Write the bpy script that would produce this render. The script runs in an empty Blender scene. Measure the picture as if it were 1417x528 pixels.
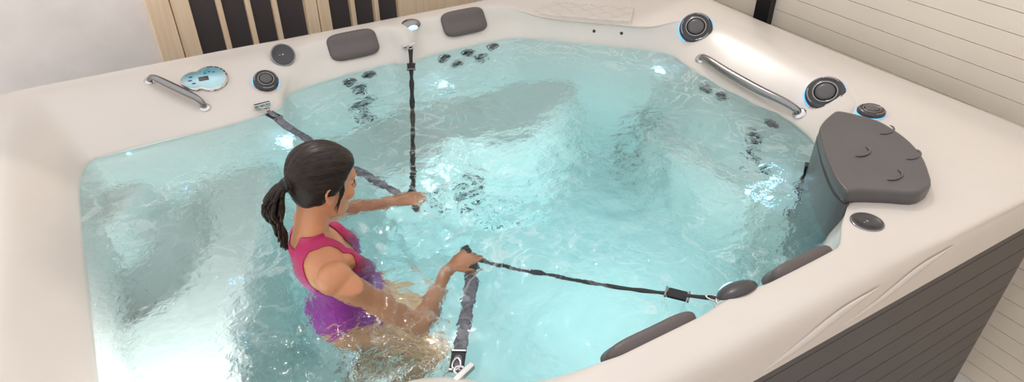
import bpy, bmesh, math, random
from mathutils import Vector, Matrix, noise
from mathutils.bvhtree import BVHTree
random.seed(7)
S = bpy.context.scene
COL = S.collection
PI = math.pi
# ------------------------------------------------------------------ camera
F = 935.0; TH = math.radians(34.8); YAW = math.radians(59.7); H = 1.4
fw = Vector((math.cos(YAW)*math.cos(TH), math.sin(YAW)*math.cos(TH), -math.sin(TH)))
rt = Vector((math.sin(YAW), -math.cos(YAW), 0)); upv = rt.cross(fw)
cam = bpy.data.cameras.new('camera'); co = bpy.data.objects.new('camera', cam); COL.objects.link(co)
cam.sensor_width = 36; cam.lens = 36*F/1417; cam.clip_start = .05
CP = Vector((0, 0, H))
co.matrix_world = Matrix(((rt.x, upv.x, -fw.x, 0), (rt.y, upv.y, -fw.y, 0), (rt.z, upv.z, -fw.z, H), (0, 0, 0, 1)))
S.camera = co
def ray(px, py):
    return (fw + rt*((px-708.5)/F) - upv*((py-264)/F)).normalized()
def at(px, py, z=0.):
    d = ray(px, py); return CP + d*((z-H)/d.z)

# ------------------------------------------------------------------ materials
def srgb(c):
    return tuple(((v/255)/12.92 if v/255 <= .04045 else ((v/255+.055)/1.055)**2.4) for v in c) + (1,)
def mat(name, rgb, rough=.5, metal=0, coat=0, bump=0, bscale=50, var=0, vscale=6, sss=0, spec=.5, emit=None, estr=0):
    m = bpy.data.materials.new(name); m.use_nodes = True
    nt = m.node_tree; b = nt.nodes['Principled BSDF']
    c = srgb(rgb)
    b.inputs['Base Color'].default_value = c
    b.inputs['Roughness'].default_value = rough; b.inputs['Metallic'].default_value = metal
    b.inputs['Coat Weight'].default_value = coat; b.inputs['Coat Roughness'].default_value = .05
    b.inputs['Specular IOR Level'].default_value = spec
    if sss:
        b.inputs['Subsurface Weight'].default_value = sss
        b.inputs['Subsurface Radius'].default_value = (1, .35, .2); b.inputs['Subsurface Scale'].default_value = .01
    tc = nt.nodes.new('ShaderNodeTexCoord')
    if var:
        n = nt.nodes.new('ShaderNodeTexNoise'); n.inputs['Scale'].default_value = vscale; n.inputs['Detail'].default_value = 4
        nt.links.new(tc.outputs['Object'], n.inputs['Vector'])
        r = nt.nodes.new('ShaderNodeValToRGB')
        r.color_ramp.elements[0].color = tuple(v*(1-var) for v in c[:3])+(1,); r.color_ramp.elements[1].color = tuple(min(1, v*(1+var)) for v in c[:3])+(1,)
        r.color_ramp.elements[0].position = .3; r.color_ramp.elements[1].position = .7
        nt.links.new(n.outputs['Fac'], r.inputs['Fac']); nt.links.new(r.outputs['Color'], b.inputs['Base Color'])
    if bump:
        n = nt.nodes.new('ShaderNodeTexNoise'); n.inputs['Scale'].default_value = bscale; n.inputs['Detail'].default_value = 3
        nt.links.new(tc.outputs['Object'], n.inputs['Vector'])
        k = nt.nodes.new('ShaderNodeBump'); k.inputs['Strength'].default_value = bump; k.inputs['Distance'].default_value = .004
        nt.links.new(n.outputs['Fac'], k.inputs['Height']); nt.links.new(k.outputs['Normal'], b.inputs['Normal'])
    if emit:
        b.inputs['Emission Color'].default_value = srgb(emit); b.inputs['Emission Strength'].default_value = estr
    return m
M = {}
M['shell'] = mat('cream_acrylic', (218, 208, 199), .27, coat=.3, bump=.04, bscale=9, var=.02, vscale=3)
M['skirt'] = mat('grey_panel', (82, 76, 73), .45, var=.08, vscale=8)
M['dark'] = mat('charcoal_plastic', (62, 58, 60), .35, coat=.2)
M['dark2'] = mat('black_plastic', (34, 33, 36), .3)
M['midgrey'] = mat('grey_plastic', (88, 84, 85), .38, coat=.2)
M['pillow'] = mat('grey_foam_vinyl', (98, 88, 86), .42, bump=.15, bscale=120)
M['chrome'] = mat('chrome', (215, 212, 210), .08, metal=1)
M['satin'] = mat('satin_chrome', (150, 148, 148), .22, metal=1)
M['led'] = mat('blue_led', (120, 200, 255), .3, emit=(60, 170, 255), estr=.9)
M['ledw'] = mat('white_blue_led', (200, 235, 255), .3, emit=(140, 195, 255), estr=1.3)
M['webbing'] = mat('black_webbing', (20, 20, 24), .6, bump=.4, bscale=250)
M['sleeve'] = mat('grey_sleeve', (112, 110, 120), .6, bump=.5, bscale=90, var=.4, vscale=60)
M['skin'] = mat('skin', (208, 143, 104), .42, var=.06, vscale=14, sss=.25, bump=.05, bscale=200)
M['eye'] = mat('eye_white', (200, 192, 186), .15)
M['screen'] = None

def grid_mat(name, fn):
    m = bpy.data.materials.new(name); m.use_nodes = True; fn(m.node_tree, m.node_tree.nodes['Principled BSDF']); return m
def N(nt, t, **k):
    n = nt.nodes.new(t)
    for a, v in k.items():
        if a in n.inputs: n.inputs[a].default_value = v
        else: setattr(n, a, v)
    return n
def hair_fn(nt, b):
    tc = N(nt, 'ShaderNodeTexCoord'); mp = N(nt, 'ShaderNodeMapping'); mp.inputs['Scale'].default_value = (9, 60, 60)
    n = N(nt, 'ShaderNodeTexNoise', Scale=3.0, Detail=5.0)
    nt.links.new(tc.outputs['Object'], mp.inputs['Vector']); nt.links.new(mp.outputs['Vector'], n.inputs['Vector'])
    r = N(nt, 'ShaderNodeValToRGB'); r.color_ramp.elements[0].color = srgb((11, 7, 6)); r.color_ramp.elements[1].color = srgb((56, 35, 25))
    r.color_ramp.elements[0].position = .35; r.color_ramp.elements[1].position = .75
    k = N(nt, 'ShaderNodeBump', Strength=.5, Distance=.003)
    nt.links.new(n.outputs['Fac'], r.inputs['Fac']); nt.links.new(r.outputs['Color'], b.inputs['Base Color'])
    nt.links.new(n.outputs['Fac'], k.inputs['Height']); nt.links.new(k.outputs['Normal'], b.inputs['Normal'])
    b.inputs['Roughness'].default_value = .38; b.inputs['Specular IOR Level'].default_value = .35
M['hair'] = grid_mat('brown_hair', hair_fn)
def suit_fn(nt, b):
    tc = N(nt, 'ShaderNodeTexCoord'); sp = N(nt, 'ShaderNodeSeparateXYZ'); nt.links.new(tc.outputs['Object'], sp.inputs[0])
    n = N(nt, 'ShaderNodeTexNoise', Scale=22.0, Detail=2.0); nt.links.new(tc.outputs['Object'], n.inputs['Vector'])
    ad = N(nt, 'ShaderNodeMath', operation='MULTIPLY_ADD'); ad.inputs[1].default_value = .05
    nt.links.new(n.outputs['Fac'], ad.inputs[0]); nt.links.new(sp.outputs['Z'], ad.inputs[2])
    mr = N(nt, 'ShaderNodeMapRange'); mr.inputs['From Min'].default_value = -.03; mr.inputs['From Max'].default_value = .03
    nt.links.new(ad.outputs[0], mr.inputs['Value'])
    r = N(nt, 'ShaderNodeValToRGB'); r.color_ramp.elements[0].color = srgb((146, 34, 132)); r.color_ramp.elements[1].color = srgb((186, 34, 96))
    nt.links.new(mr.outputs[0], r.inputs['Fac']); nt.links.new(r.outputs['Color'], b.inputs['Base Color'])
    b.inputs['Roughness'].default_value = .5
M['suit'] = grid_mat('magenta_purple_swimsuit', suit_fn)
def wood_fn(c1, c2):
    def f(nt, b):
        tc = N(nt, 'ShaderNodeTexCoord'); mp = N(nt, 'ShaderNodeMapping'); mp.inputs['Scale'].default_value = (30, 30, 1.5)
        n = N(nt, 'ShaderNodeTexNoise', Scale=2.0, Detail=4.0)
        nt.links.new(tc.outputs['Object'], mp.inputs['Vector']); nt.links.new(mp.outputs['Vector'], n.inputs['Vector'])
        r = N(nt, 'ShaderNodeValToRGB'); r.color_ramp.elements[0].color = srgb(c1); r.color_ramp.elements[1].color = srgb(c2)
        r.color_ramp.elements[0].position = .35; r.color_ramp.elements[1].position = .65
        nt.links.new(n.outputs['Fac'], r.inputs['Fac']); nt.links.new(r.outputs['Color'], b.inputs['Base Color'])
        b.inputs['Roughness'].default_value = .55
    return f
M['wood'] = grid_mat('pale_wood', wood_fn((244, 214, 178), (252, 228, 198)))
M['glass_dark'] = mat('dark_window_glass', (84, 80, 82), .3, coat=.3)
M['stone'] = mat('pale_plaster', (246, 238, 233), .8, var=.06, vscale=5, bump=.4, bscale=12)
M['siding'] = mat('beige_siding', (250, 238, 220), .6, var=.03, vscale=4)
M['groove'] = mat('brown_joint', (140, 120, 92), .8)
M['floor'] = mat('pale_floor', (225, 223, 220), .6, var=.03, vscale=2)

# ------------------------------------------------------------------ mesh helpers
def obj(name, verts, faces, m, parent=None, smooth=True, bevel=0, sub=0):
    me = bpy.data.meshes.new(name); me.from_pydata([tuple(v) for v in verts], [], faces); me.update()
    bm = bmesh.new(); bm.from_mesh(me); bmesh.ops.recalc_face_normals(bm, faces=bm.faces); bm.to_mesh(me); bm.free()
    if smooth: me.polygons.foreach_set('use_smooth', [True]*len(me.polygons))
    o = bpy.data.objects.new(name, me); COL.objects.link(o)
    if m: me.materials.append(m)
    if parent:
        o.parent = parent; o.matrix_parent_inverse = PINV.get(parent.name, Matrix.Identity(4))
    if bevel:
        b = o.modifiers.new('b', 'BEVEL'); b.width = bevel; b.segments = 3; b.limit_method = 'ANGLE'
    if sub:
        s = o.modifiers.new('s', 'SUBSURF'); s.levels = sub; s.render_levels = sub
    return o
PINV = {}
def thing(name, label, cat, loc=(0, 0, 0), group=None):
    o = bpy.data.objects.new(name, None); COL.objects.link(o); o.location = loc
    o['label'] = label; o['category'] = cat
    if group: o['group'] = group
    PINV[o.name] = Matrix.Translation(Vector(loc)).inverted()     # children are modelled in world coordinates
    return o
def tag(o, label=None, cat=None, kind=None, group=None):
    if label: o['label'] = label
    if cat: o['category'] = cat
    if kind: o['kind'] = kind
    if group: o['group'] = group
    return o
class MB:
    def __init__(s): s.v = []; s.f = []
    def add(s, vf, mtx=None):
        v, f = vf; n = len(s.v)
        s.v += [(mtx @ Vector(p)) if mtx else Vector(p) for p in v]
        s.f += [tuple(i+n for i in q) for q in f]; return s
    def obj(s, name, m, parent=None, **k): return obj(name, s.v, s.f, m, parent, **k)
def box(x0, x1, y0, y1, z0, z1):
    v = [(x, y, z) for z in (z0, z1) for y in (y0, y1) for x in (x0, x1)]
    return v, [(0, 2, 3, 1), (4, 5, 7, 6), (0, 1, 5, 4), (2, 6, 7, 3), (0, 4, 6, 2), (1, 3, 7, 5)]
def cr(pts, n):
    """Catmull-Rom through pts (tuples of any length)"""
    out = []
    P = [Vector(p) for p in pts]
    for i in range(len(P)-1):
        a = P[max(i-1, 0)]; b = P[i]; c = P[i+1]; d = P[min(i+2, len(P)-1)]
        for k in range(n):
            t = k/n
            out.append(b*1.0 + (c-a)*(.5*t) + (a*2-b*5+c*4-d)*(.5*t*t) + (b*3-a-c*3+d)*(.5*t*t*t))
    out.append(P[-1]); return out
def tube(pts, radii, seg=14, dens=5, up=None, flat=1.0):
    """closed tube with round ends; radii per point; flat scales the thickness along 'up'"""
    if not hasattr(radii, '__len__'): radii = [radii]*len(pts)
    P4 = [(*p, r) for p, r in zip(pts, radii)]
    Q = [Vector(q) for q in ([Vector(x) for x in P4] if dens <= 1 else _cr4(P4, dens))]
    C = [Vector(q[:3]) for q in Q]; R = [max(q[3], .0003) for q in Q]
    v = []; f = []
    def fr(i):
        t = (C[min(i+1, len(C)-1)]-C[max(i-1, 0)]).normalized()
        u = Vector(up) if up is not None else (Vector((0, 0, 1)) if abs(t.z) < .9 else Vector((1, 0, 0)))
        s = t.cross(u).normalized(); return t, s, s.cross(t).normalized()
    rings = []
    t, s, u = fr(0)
    for a in (80, 55, 28): rings.append((C[0]-t*R[0]*math.sin(math.radians(a))*min(1, flat if flat < 1 else 1), R[0]*math.cos(math.radians(a)), s, u))
    for i in range(len(C)):
        t, s, u = fr(i); rings.append((C[i], R[i], s, u))
    for a in (28, 55, 80): rings.append((C[-1]+t*R[-1]*math.sin(math.radians(a))*min(1, flat if flat < 1 else 1), R[-1]*math.cos(math.radians(a)), s, u))
    for c, r, s, u in rings:
        for k in range(seg):
            an = 2*PI*k/seg; v.append(c + s*(r*math.cos(an)) + u*(r*flat*math.sin(an)))
    for i in range(len(rings)-1):
        for k in range(seg):
            k2 = (k+1) % seg; f.append((i*seg+k, i*seg+k2, (i+1)*seg+k2, (i+1)*seg+k))
    f.append(tuple(range(seg-1, -1, -1))); f.append(tuple((len(rings)-1)*seg+k for k in range(seg)))
    return v, f
def _cr4(pts, n):
    out = []
    for i in range(len(pts)-1):
        a = pts[max(i-1, 0)]; b = pts[i]; c = pts[i+1]; d = pts[min(i+2, len(pts)-1)]
        for k in range(n):
            t = k/n
            out.append([.5*((2*b[j]) + (c[j]-a[j])*t + (2*a[j]-5*b[j]+4*c[j]-d[j])*t*t + (3*b[j]-a[j]-3*c[j]+d[j])*t**3) for j in range(4)])
    out.append(list(pts[-1])); return out
def ell(c, r, n=14, m=20, rot=None):
    v = []; f = []
    for i in range(n+1):
        a = PI*(i+.0)/n
        a = min(max(a, .02), PI-.02)
        for k in range(m):
            b = 2*PI*k/m
            p = Vector((r[0]*math.sin(a)*math.cos(b), r[1]*math.sin(a)*math.sin(b), r[2]*math.cos(a)))
            if rot: p = rot @ p
            v.append(p+Vector(c))
    for i in range(n):
        for k in range(m):
            k2 = (k+1) % m; f.append((i*m+k, i*m+k2, (i+1)*m+k2, (i+1)*m+k))
    f.append(tuple(range(m-1, -1, -1))); f.append(tuple(n*m+k for k in range(m)))
    return v, f
def lathe(prof, seg=32):
    """prof: list (r, z), closed on the axis at both ends if r=0"""
    v = []; f = []
    for r, z in prof:
        for k in range(seg):
            a = 2*PI*k/seg; v.append((r*math.cos(a), r*math.sin(a), z))
    n = len(prof)
    for i in range(n-1):
        for k in range(seg):
            k2 = (k+1) % seg; f.append((i*seg+k, i*seg+k2, (i+1)*seg+k2, (i+1)*seg+k))
    return v, f
def frame(loc, nrm, xdir=(1, 0, 0)):
    z = Vector(nrm).normalized(); x = Vector(xdir); x = (x - z*x.dot(z)).normalized(); y = z.cross(x)
    return Matrix(((x.x, y.x, z.x, loc[0]), (x.y, y.y, z.y, loc[1]), (x.z, y.z, z.z, loc[2]), (0, 0, 0, 1)))
def sstep(a, b, x):
    if a == b: return 1. if x > a else 0.
    t = min(1, max(0, (x-a)/(b-a))); return t*t*(3-2*t)

# ------------------------------------------------------------------ hot tub shell
ZD = .15; ZB = -1.18; GZ = -1.30
def st(O, C, Mid, W, D=None): return dict(O=O, C=C, M=Mid, W=W, D=D)
ST = [
 st((-.45, 3.24), (-.42, 3.17, .15), (-.37, 2.98, .10), (-.28, 2.765)),
 st((-.10, 3.24), (-.10, 3.17, .15), (-.10, 2.97, .095), (-.10, 2.77)),
 st((.15, 3.24), (.15, 3.17, .15), (.15, 2.97, .095), (.15, 2.772)),
 st((.33, 3.24), (.34, 3.17, .15), (.34, 2.97, .095), (.34, 2.785)),
 st((.48, 3.24), (.50, 3.16, .15), (.46, 2.96, .085), (.45, 2.81)),
 st((.62, 3.24), (.64, 3.13, .15), (.59, 3.00, .08), (.53, 2.92)),
 st((.76, 3.24), (.78, 3.12, .15), (.73, 3.04, .07), (.68, 2.965)),
 st((.92, 3.24), (.93, 3.12, .15), (.92, 3.06, .07), (.90, 2.995)),
 st((1.07, 3.24), (1.07, 3.12, .15), (1.07, 3.06, .07), (1.06, 3.0)),
 st((1.16, 3.24), (1.16, 3.10, .15), (1.155, 3.00, .08), (1.15, 2.955)),
 st((1.26, 3.24), (1.26, 3.12, .15), (1.26, 3.06, .07), (1.255, 2.99)),
 st((1.50, 3.24), (1.50, 3.12, .15), (1.50, 3.06, .07), (1.50, 3.0)),
 st((1.70, 3.24), (1.72, 3.10, .15), (1.71, 3.05, .07), (1.70, 2.99)),
 st((2.00, 3.24), (1.915, 2.90, .11), (1.90, 2.885, .07), (1.88, 2.865), D=(2.05, 3.05, .12)),
 st((2.60, 3.24), (2.075, 2.75, .105), (2.06, 2.735, .07), (2.04, 2.715), D=(2.25, 2.93, .115)),
 st((2.76, 3.20), (2.185, 2.65, .105), (2.17, 2.635, .07), (2.15, 2.615), D=(2.36, 2.83, .115)),
 st((2.80, 3.04), (2.285, 2.54, .11), (2.27, 2.525, .07), (2.25, 2.51), D=(2.46, 2.68, .13)),
 st((2.80, 2.55), (2.50, 2.42, .148), (2.41, 2.395, .10), (2.33, 2.375)),
 st((2.80, 2.25), (2.62, 2.20, .15), (2.45, 2.21, .10), (2.315, 2.22)),
 st((2.80, 2.05), (2.62, 2.03, .15), (2.45, 2.04, .10), (2.30, 2.05)),
 st((2.80, 1.85), (2.62, 1.85, .15), (2.45, 1.85, .10), (2.30, 1.85)),
 st((2.80, 1.65), (2.62, 1.66, .15), (2.45, 1.655, .10), (2.31, 1.65)),
 st((2.80, 1.40), (2.48, 1.42, .15), (2.37, 1.45, .10), (2.28, 1.48)),
 st((2.80, 1.05), (2.29, 1.31, .14), (2.26, 1.34, .07), (2.22, 1.37)),
 st((2.76, .72), (2.06, 1.09, .15), (2.04, 1.11, .08), (2.00, 1.15)),
 st((2.50, .68), (1.84, .965, .15), (1.83, .985, .08), (1.815, 1.0)),
 st((1.95, .68), (1.70, .895, .15), (1.69, .915, .08), (1.675, .935)),
 st((1.58, .68), (1.57, .825, .15), (1.56, .85, .07), (1.55, .885)),
 st((1.30, .68), (1.30, .82, .15), (1.30, .85, .07), (1.30, .885)),
 st((1.20, .68), (1.20, .83, .15), (1.20, .87, .08), (1.20, .90)),
 st((1.02, .68), (1.02, .82, .15), (1.02, .85, .07), (1.02, .885)),
 st((.80, .68), (.80, .82, .15), (.79, .85, .07), (.78, .90)),
 st((.70, .68), (.72, .825, .15), (.70, .88, .07), (.65, .94)),
 st((.60, .68), (.60, .82, .15), (.57, .92, .08), (.54, .99)),
 st((.48, .68), (.48, .78, .15), (.46, .95, .085), (.45, 1.08)),
 st((.33, .68), (.33, .75, .15), (.33, .94, .095), (.34, 1.12)),
 st((.00, .68), (.00, .75, .15), (.00, .95, .095), (.00, 1.135)),
 st((-.45, .68), (-.42, .75, .15), (-.36, .96, .10), (-.28, 1.14)),
 st((-.71, .72), (-.52, .90, .15), (-.42, 1.06, .10), (-.325, 1.22)),
 st((-.75, .86), (-.55, 1.20, .15), (-.45, 1.30, .10), (-.345, 1.38)),
 st((-.75, 1.95), (-.55, 1.95, .15), (-.45, 1.95, .10), (-.35, 1.95)),
 st((-.75, 3.06), (-.55, 2.70, .15), (-.45, 2.62, .10), (-.345, 2.53)),
 st((-.71, 3.20), (-.52, 3.02, .15), (-.42, 2.88, .10), (-.325, 2.70)),
]
CEN = Vector((1.0, 1.95))
def inward(k):
    a = Vector(ST[k-1]['W']); b = Vector(ST[(k+1) % len(ST)]['W']); t = (b-a).normalized()
    return Vector((t.y, -t.x))      # stations run clockwise seen from above
def profile(k):
    s = ST[k]; O = Vector(s['O']); C = Vector(s['C']); W = Vector(s['W']); m = Vector(s['M']); n = inward(k)
    oi = (Vector((C.x, C.y))-O); oi = oi.normalized()
    D = Vector(s['D']) if s['D'] else Vector((O.x+(C.x-O.x)*.6, O.y+(C.y-O.y)*.6, ZD+.004))
    def v2(p, z): return Vector((p.x, p.y, z))
    P = [v2(O+oi*.035, -.005), v2(O+oi*.004, .0), v2(O, .012), v2(O+oi*.004, .09), v2(O+oi*.014, .128), v2(O+oi*.04, ZD),
         D, C, (C*.6+m*.4)+Vector((0, 0, .012)), m, v2(W, .012), v2(W+n*.004, -.03), v2(W+n*.02, -.12), v2(W+n*.05, -.35),
         v2(W+n*.09, -.8), v2(W+n*.11, ZB-.03)]
    return P
def pchip_loop(vals, n):
    """closed periodic monotone interpolation of a list of Vectors, component-wise, chord parameter"""
    K = len(vals); h = [max((vals[(i+1) % K]-vals[i]).length, 1e-4) for i in range(K)]
    dim = len(vals[0]); sl = []
    for i in range(K):
        d = []
        for c in range(dim):
            a = (vals[i][c]-vals[i-1][c])/h[i-1]; b = (vals[(i+1) % K][c]-vals[i][c])/h[i]
            if a*b <= 0: d.append(0.)
            else:
                w1 = 2*h[i]+h[i-1]; w2 = h[i]+2*h[i-1]; d.append((w1+w2)/(w1/a+w2/b))
        sl.append(d)
    out = []
    for i in range(K):
        j = (i+1) % K
        for k in range(n):
            t = k/n; t2 = t*t; t3 = t2*t
            out.append(Vector([(2*t3-3*t2+1)*vals[i][c] + (t3-2*t2+t)*h[i]*sl[i][c] + (-2*t3+3*t2)*vals[j][c] + (t3-t2)*h[i]*sl[j][c] for c in range(dim)]))
    return out
PR = [profile(k) for k in range(len(ST))]
NL = len(PR[0]); NS = 8
loops = [pchip_loop([PR[k][l] for k in range(len(ST))], NS) for l in range(NL)]
NP = len(loops[0])
cols = []
for i in range(NP):
    c = cr([loops[l][i] for l in range(NL)], 4); cols.append(c)
ML = len(cols[0])
V = []; Fc = []
for l in range(ML):
    for i in range(NP): V.append(cols[i][l])
for l in range(ML-1):
    for i in range(NP):
        j = (i+1) % NP; Fc.append((l*NP+i, l*NP+j, (l+1)*NP+j, (l+1)*NP+i))
WL = [Vector((p.x, p.y)) for p in loops[10]]
def inside(x, y, poly):
    c = False; n = len(poly)
    for i in range(n):
        a = poly[i]; b = poly[i-1]
        if (a[1] > y) != (b[1] > y) and x < (b[0]-a[0])*(y-a[1])/(b[1]-a[1])+a[0]: c = not c
    return c
def sdist(x, y, poly):
    d = 9e9; n = len(poly)
    for i in range(n):
        ax, ay = poly[i][0], poly[i][1]; bx, by = poly[i-1][0], poly[i-1][1]
        ex, ey = bx-ax, by-ay; wx, wy = x-ax, y-ay
        t = max(0, min(1, (wx*ex+wy*ey)/(ex*ex+ey*ey+1e-12)))
        d = min(d, (wx-ex*t)**2+(wy-ey*t)**2)
    d = math.sqrt(d); return d if inside(x, y, poly) else -d
# moulded interior: steps at the left end, seats along the far side
STEP_LOW = [(-.8, 1.0), (.02, 1.2), (-.02, 1.55), (.03, 1.85), (.20, 2.2), (.33, 2.55), (.40, 2.75), (.40, 3.2), (-.8, 3.2)]
GROOVE = [(-.62, 1.75), (-.36, 2.0), (-.15, 2.12), (.0, 2.36), (.07, 2.62), (-.02, 2.9), (-.12, 2.72), (-.22, 2.45), (-.5, 2.25), (-.8, 2.1)]
STEP_HIGH = [(-.8, 2.2), (-.45, 2.28), (-.24, 2.5), (-.10, 2.75), (-.12, 3.2), (-.8, 3.2)]
SEAT = [(.60, 3.3), (.60, 2.62), (.75, 2.46), (1.05, 2.42), (1.15, 2.50), (1.25, 2.44), (1.6, 2.42), (1.85, 2.52), (2.02, 2.7), (2.3, 3.3)]
ENDSEAT = [(2.6, 2.4), (2.12, 2.3), (2.06, 2.05), (2.06, 1.75), (2.12, 1.55), (2.6, 1.4)]
def bed(x, y):
    z = ZB
    def up(poly, top, w):
        nonlocal z
        k = sstep(-w, w*.5, sdist(x, y, poly)); z = z + (top-z)*k if top > z else z
    up(SEAT, -.50 + .05*math.cos((x-1.15)*8), .07)
    up(ENDSEAT, -.62, .07)
    up(STEP_LOW, -.40, .06)
    k = sstep(-.03, .03, sdist(x, y, GROOVE)); z = z + (-.54-z)*k if z > -.54 else z
    up(STEP_HIGH, -.27, .05)
    return z
gx = [(-.62 + i*.03) for i in range(105)]; gy = [(.78 + j*.03) for j in range(80)]
base = len(V); idx = {}
WLs = WL[::4]
for i, x in enumerate(gx):
    for j, y in enumerate(gy):
        if sdist(x, y, WLs) > -.07: idx[i, j] = len(V); V.append(Vector((x, y, bed(x, y))))
for (i, j) in list(idx):
    if (i+1, j) in idx and (i, j+1) in idx and (i+1, j+1) in idx: Fc.append((idx[i, j], idx[i+1, j], idx[i+1, j+1], idx[i, j+1]))

tub = thing('hot_tub', 'large cream acrylic swim spa filled with teal water', 'hot tub', (1.0, 1.95, GZ))
shell = obj('shell', V, Fc, M['shell'], tub)
BV = BVHTree.FromPolygons(V, Fc)
def hit(px, py):
    d = ray(px, py); l, n, i, t = BV.ray_cast(CP, d)
    if n.dot(d) > 0: n = -n
    return l, n
def hit_under(px, py):
    """where the bent line of sight meets the shell under water"""
    d = ray(px, py); p = CP + d*(-H/d.z); eta = 1/1.33; c = -d.z
    k = math.sqrt(1-eta*eta*(1-c*c)); r = d*eta + Vector((0, 0, 1))*(eta*c-k)
    l, n, i, t = BV.ray_cast(p, r.normalized())
    if n is None: return p+r*.5, -r
    if n.dot(r) > 0: n = -n
    return l, n

# cabinet: horizontal grooved panels all round, under the rim
def cabinet():
    b = MB(); z = GZ+.02; x0, x1, y0, y1 = -.71, 2.76, .72, 3.20
    nb = 12; hgt = (-.005-z)/nb
    rnd = lambda e: [(x0+e, y0+e), (x1-e, y0+e), (x1-e, y1-e), (x0+e, y1-e)]
    def rr(e, r=.08):
        pts = []
        for cx, cy, a0 in ((x1-e-r, y0+e+r, -90), (x1-e-r, y1-e-r, 0), (x0+e+r, y1-e-r, 90), (x0+e+r, y0+e+r, 180)):
            for k in range(7):
                a = math.radians(a0+15*k); pts.append((cx+r*math.cos(a), cy+r*math.sin(a)))
        return pts
    rings = [(0.02, GZ), (0.02, z)]
    for i in range(nb):
        a = z+i*hgt; rings += [(0, a+.002), (0, a+hgt-.002), (.004, a+hgt-.0015), (.004, a+hgt)]
    n = 28; v = []; f = []
    for e, zz in rings:
        v += [(p[0], p[1], zz) for p in rr(e)]
    for i in range(len(rings)-1):
        for k in range(n):
            f.append((i*n+k, i*n+(k+1) % n, (i+1)*n+(k+1) % n, (i+1)*n+k))
    o = obj('cabinet', v, f, M['skirt'], tub, smooth=False); o['label'] = 'dark grey panelled cabinet'
    return o
cabinet()
# swept mouldings on the near rim's outer lip
def moulding(pts, rr):
    v, f = tube(pts, rr, seg=12, dens=8, up=(0, 1, 0), flat=.45); obj('rim_moulding', v, f, M['shell'], tub)
moulding([(1.15, .681, .02), (1.28, .679, .055), (1.42, .680, .095), (1.58, .682, .112)], [.004, .016, .016, .003])
moulding([(1.45, .681, .025), (1.60, .679, .055), (1.76, .680, .10), (1.92, .682, .118)], [.003, .012, .014, .003])

def dial(px, py, r, style='dial', glow=False, name='air_control_dial', loc=None, nrm=None, tall=1.0, up_=Vector((0, 0, .6))):
    if loc is None: loc, nrm = hit(px, py)
    nrm = (nrm + up_).normalized()
    if style == 'flat' and py < 200: loc = loc + nrm*.018
    m = frame(loc, nrm)
    P = lambda pr: [(a*r, b*r) for a, b in pr]
    if style == 'dial':
        t = tall
        b = MB().add(lathe(P([(0, -.15), (.98, -.15), (1.0, .10*t), (.98, .22*t), (.9, .3*t), (.82, .32*t), (.80, .29*t), (.74, .29*t), (.72, .33*t), (0.6, .35*t), (.58, .30*t), (0, .30*t)])), m)
        o = b.obj(name, M['dark'], tub)
        MB().add(lathe(P([(.62, .3*t), (.64, .375*t), (.56, .375*t), (.54, .3*t)])), m).obj('ring', M['satin'], o)
        MB().add(lathe(P([(.0, .30*t), (.50, .30*t), (.48, .40*t), (.3, .42*t), (0, .43*t)])), m).obj('cap', M['midgrey'], o)
        for k in range(3):
            g = tube([m @ Vector((r*.86*math.cos(a), r*.86*math.sin(a), r*.31*t)) for a in [k*2.094+q*.12 for q in range(9)]], [r*.05]*9, 8, 2)
            obj('grip', *g, M['satin'], o)
        if glow: MB().add(lathe(P([(.9, -.1), (1.05, -.1), (1.06, .02), (1.0, .05), (.9, .03)])), m).obj('glow_ring', M['led'], o)
    elif style == 'flat':
        o = MB().add(lathe(P([(0, -.9), (1.0, -.9), (1.0, .03), (.95, .10), (.88, .12), (.84, .08), (.0, .10)])), m).obj(name, M['dark'], tub)
        MB().add(ell((0, 0, r*.1), (r*.12, r*.12, r*.05), 6, 10), m).obj('emblem', M['satin'], o)
        MB().add(ell((-r*.28, 0, r*.1), (r*.13, r*.06, r*.04), 6, 10), m).obj('emblem', M['satin'], o)
        MB().add(lathe(P([(.95, -.1), (1.06, -.1), (1.06, .03), (.98, .08), (.94, .04)])), m).obj('ring', M['satin'], o)
    return o
dial(391, 78, .052, 'flat', name='speaker_disc', up_=Vector((0, -.45, -.1)))
dial(368, 114, .055, 'dial', True, tall=1.6, up_=Vector((0, -.3, .2)))
dial(963, 40, .082, 'dial', True, up_=Vector((-.35, -.45, .2)))
dial(1142, 131, .080, 'dial', True, up_=Vector((-.35, -.45, .2)))
dial(1205, 156, .052, 'flat2' if 0 else 'dial', True, tall=1.1)
dial(1200, 307, .046, 'flat', name='topside_button', up_=Vector((0, 0, 3)))
# small screw holes on the corner backrest
for p in ((822, 43), (860, 46)):
    l, n = hit(*p); MB().add(lathe([(0, -.01), (.008, -.01), (.008, .002), (.005, .003), (0, .001)], 14), frame(l, n)).obj('drain_hole', M['dark2'], tub)

def hydrojet(px, py, r=.035, under=True, nm='hydro_jet'):
    l, n = hit_under(px, py) if under else hit(px, py)
    m = frame(l, n)
    o = MB().add(lathe([(0, -.01), (r, -.01), (r, .006), (r*.9, .012), (r*.78, .008), (r*.72, .0), (0, -.002)]), m).obj(nm, M['satin'], tub)
    MB().add(lathe([(0, .001), (r*.84, .009), (r*.72, .012), (r*.45, .006), (r*.4, .001), (0, .001)]), m).obj('jet_insert', M['dark2'], o)
    MB().add(lathe([(r*.3, .002), (r*.34, .009), (r*.24, .012), (r*.16, .006), (0, .005)]), m).obj('nozzle', M['midgrey'], o)
for p in ((614, 80), (632, 87), (647, 72), (665, 78), (682, 64)): hydrojet(*p, .038)
for p in ((483, 113), (511, 103), (497, 123), (509, 137), (496, 146), (504, 158)): hydrojet(*p, .036)
for p in ((978, 122), (1000, 132), (1046, 188), (1040, 206), (1050, 220), (1068, 172)): hydrojet(*p, .036)
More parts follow.
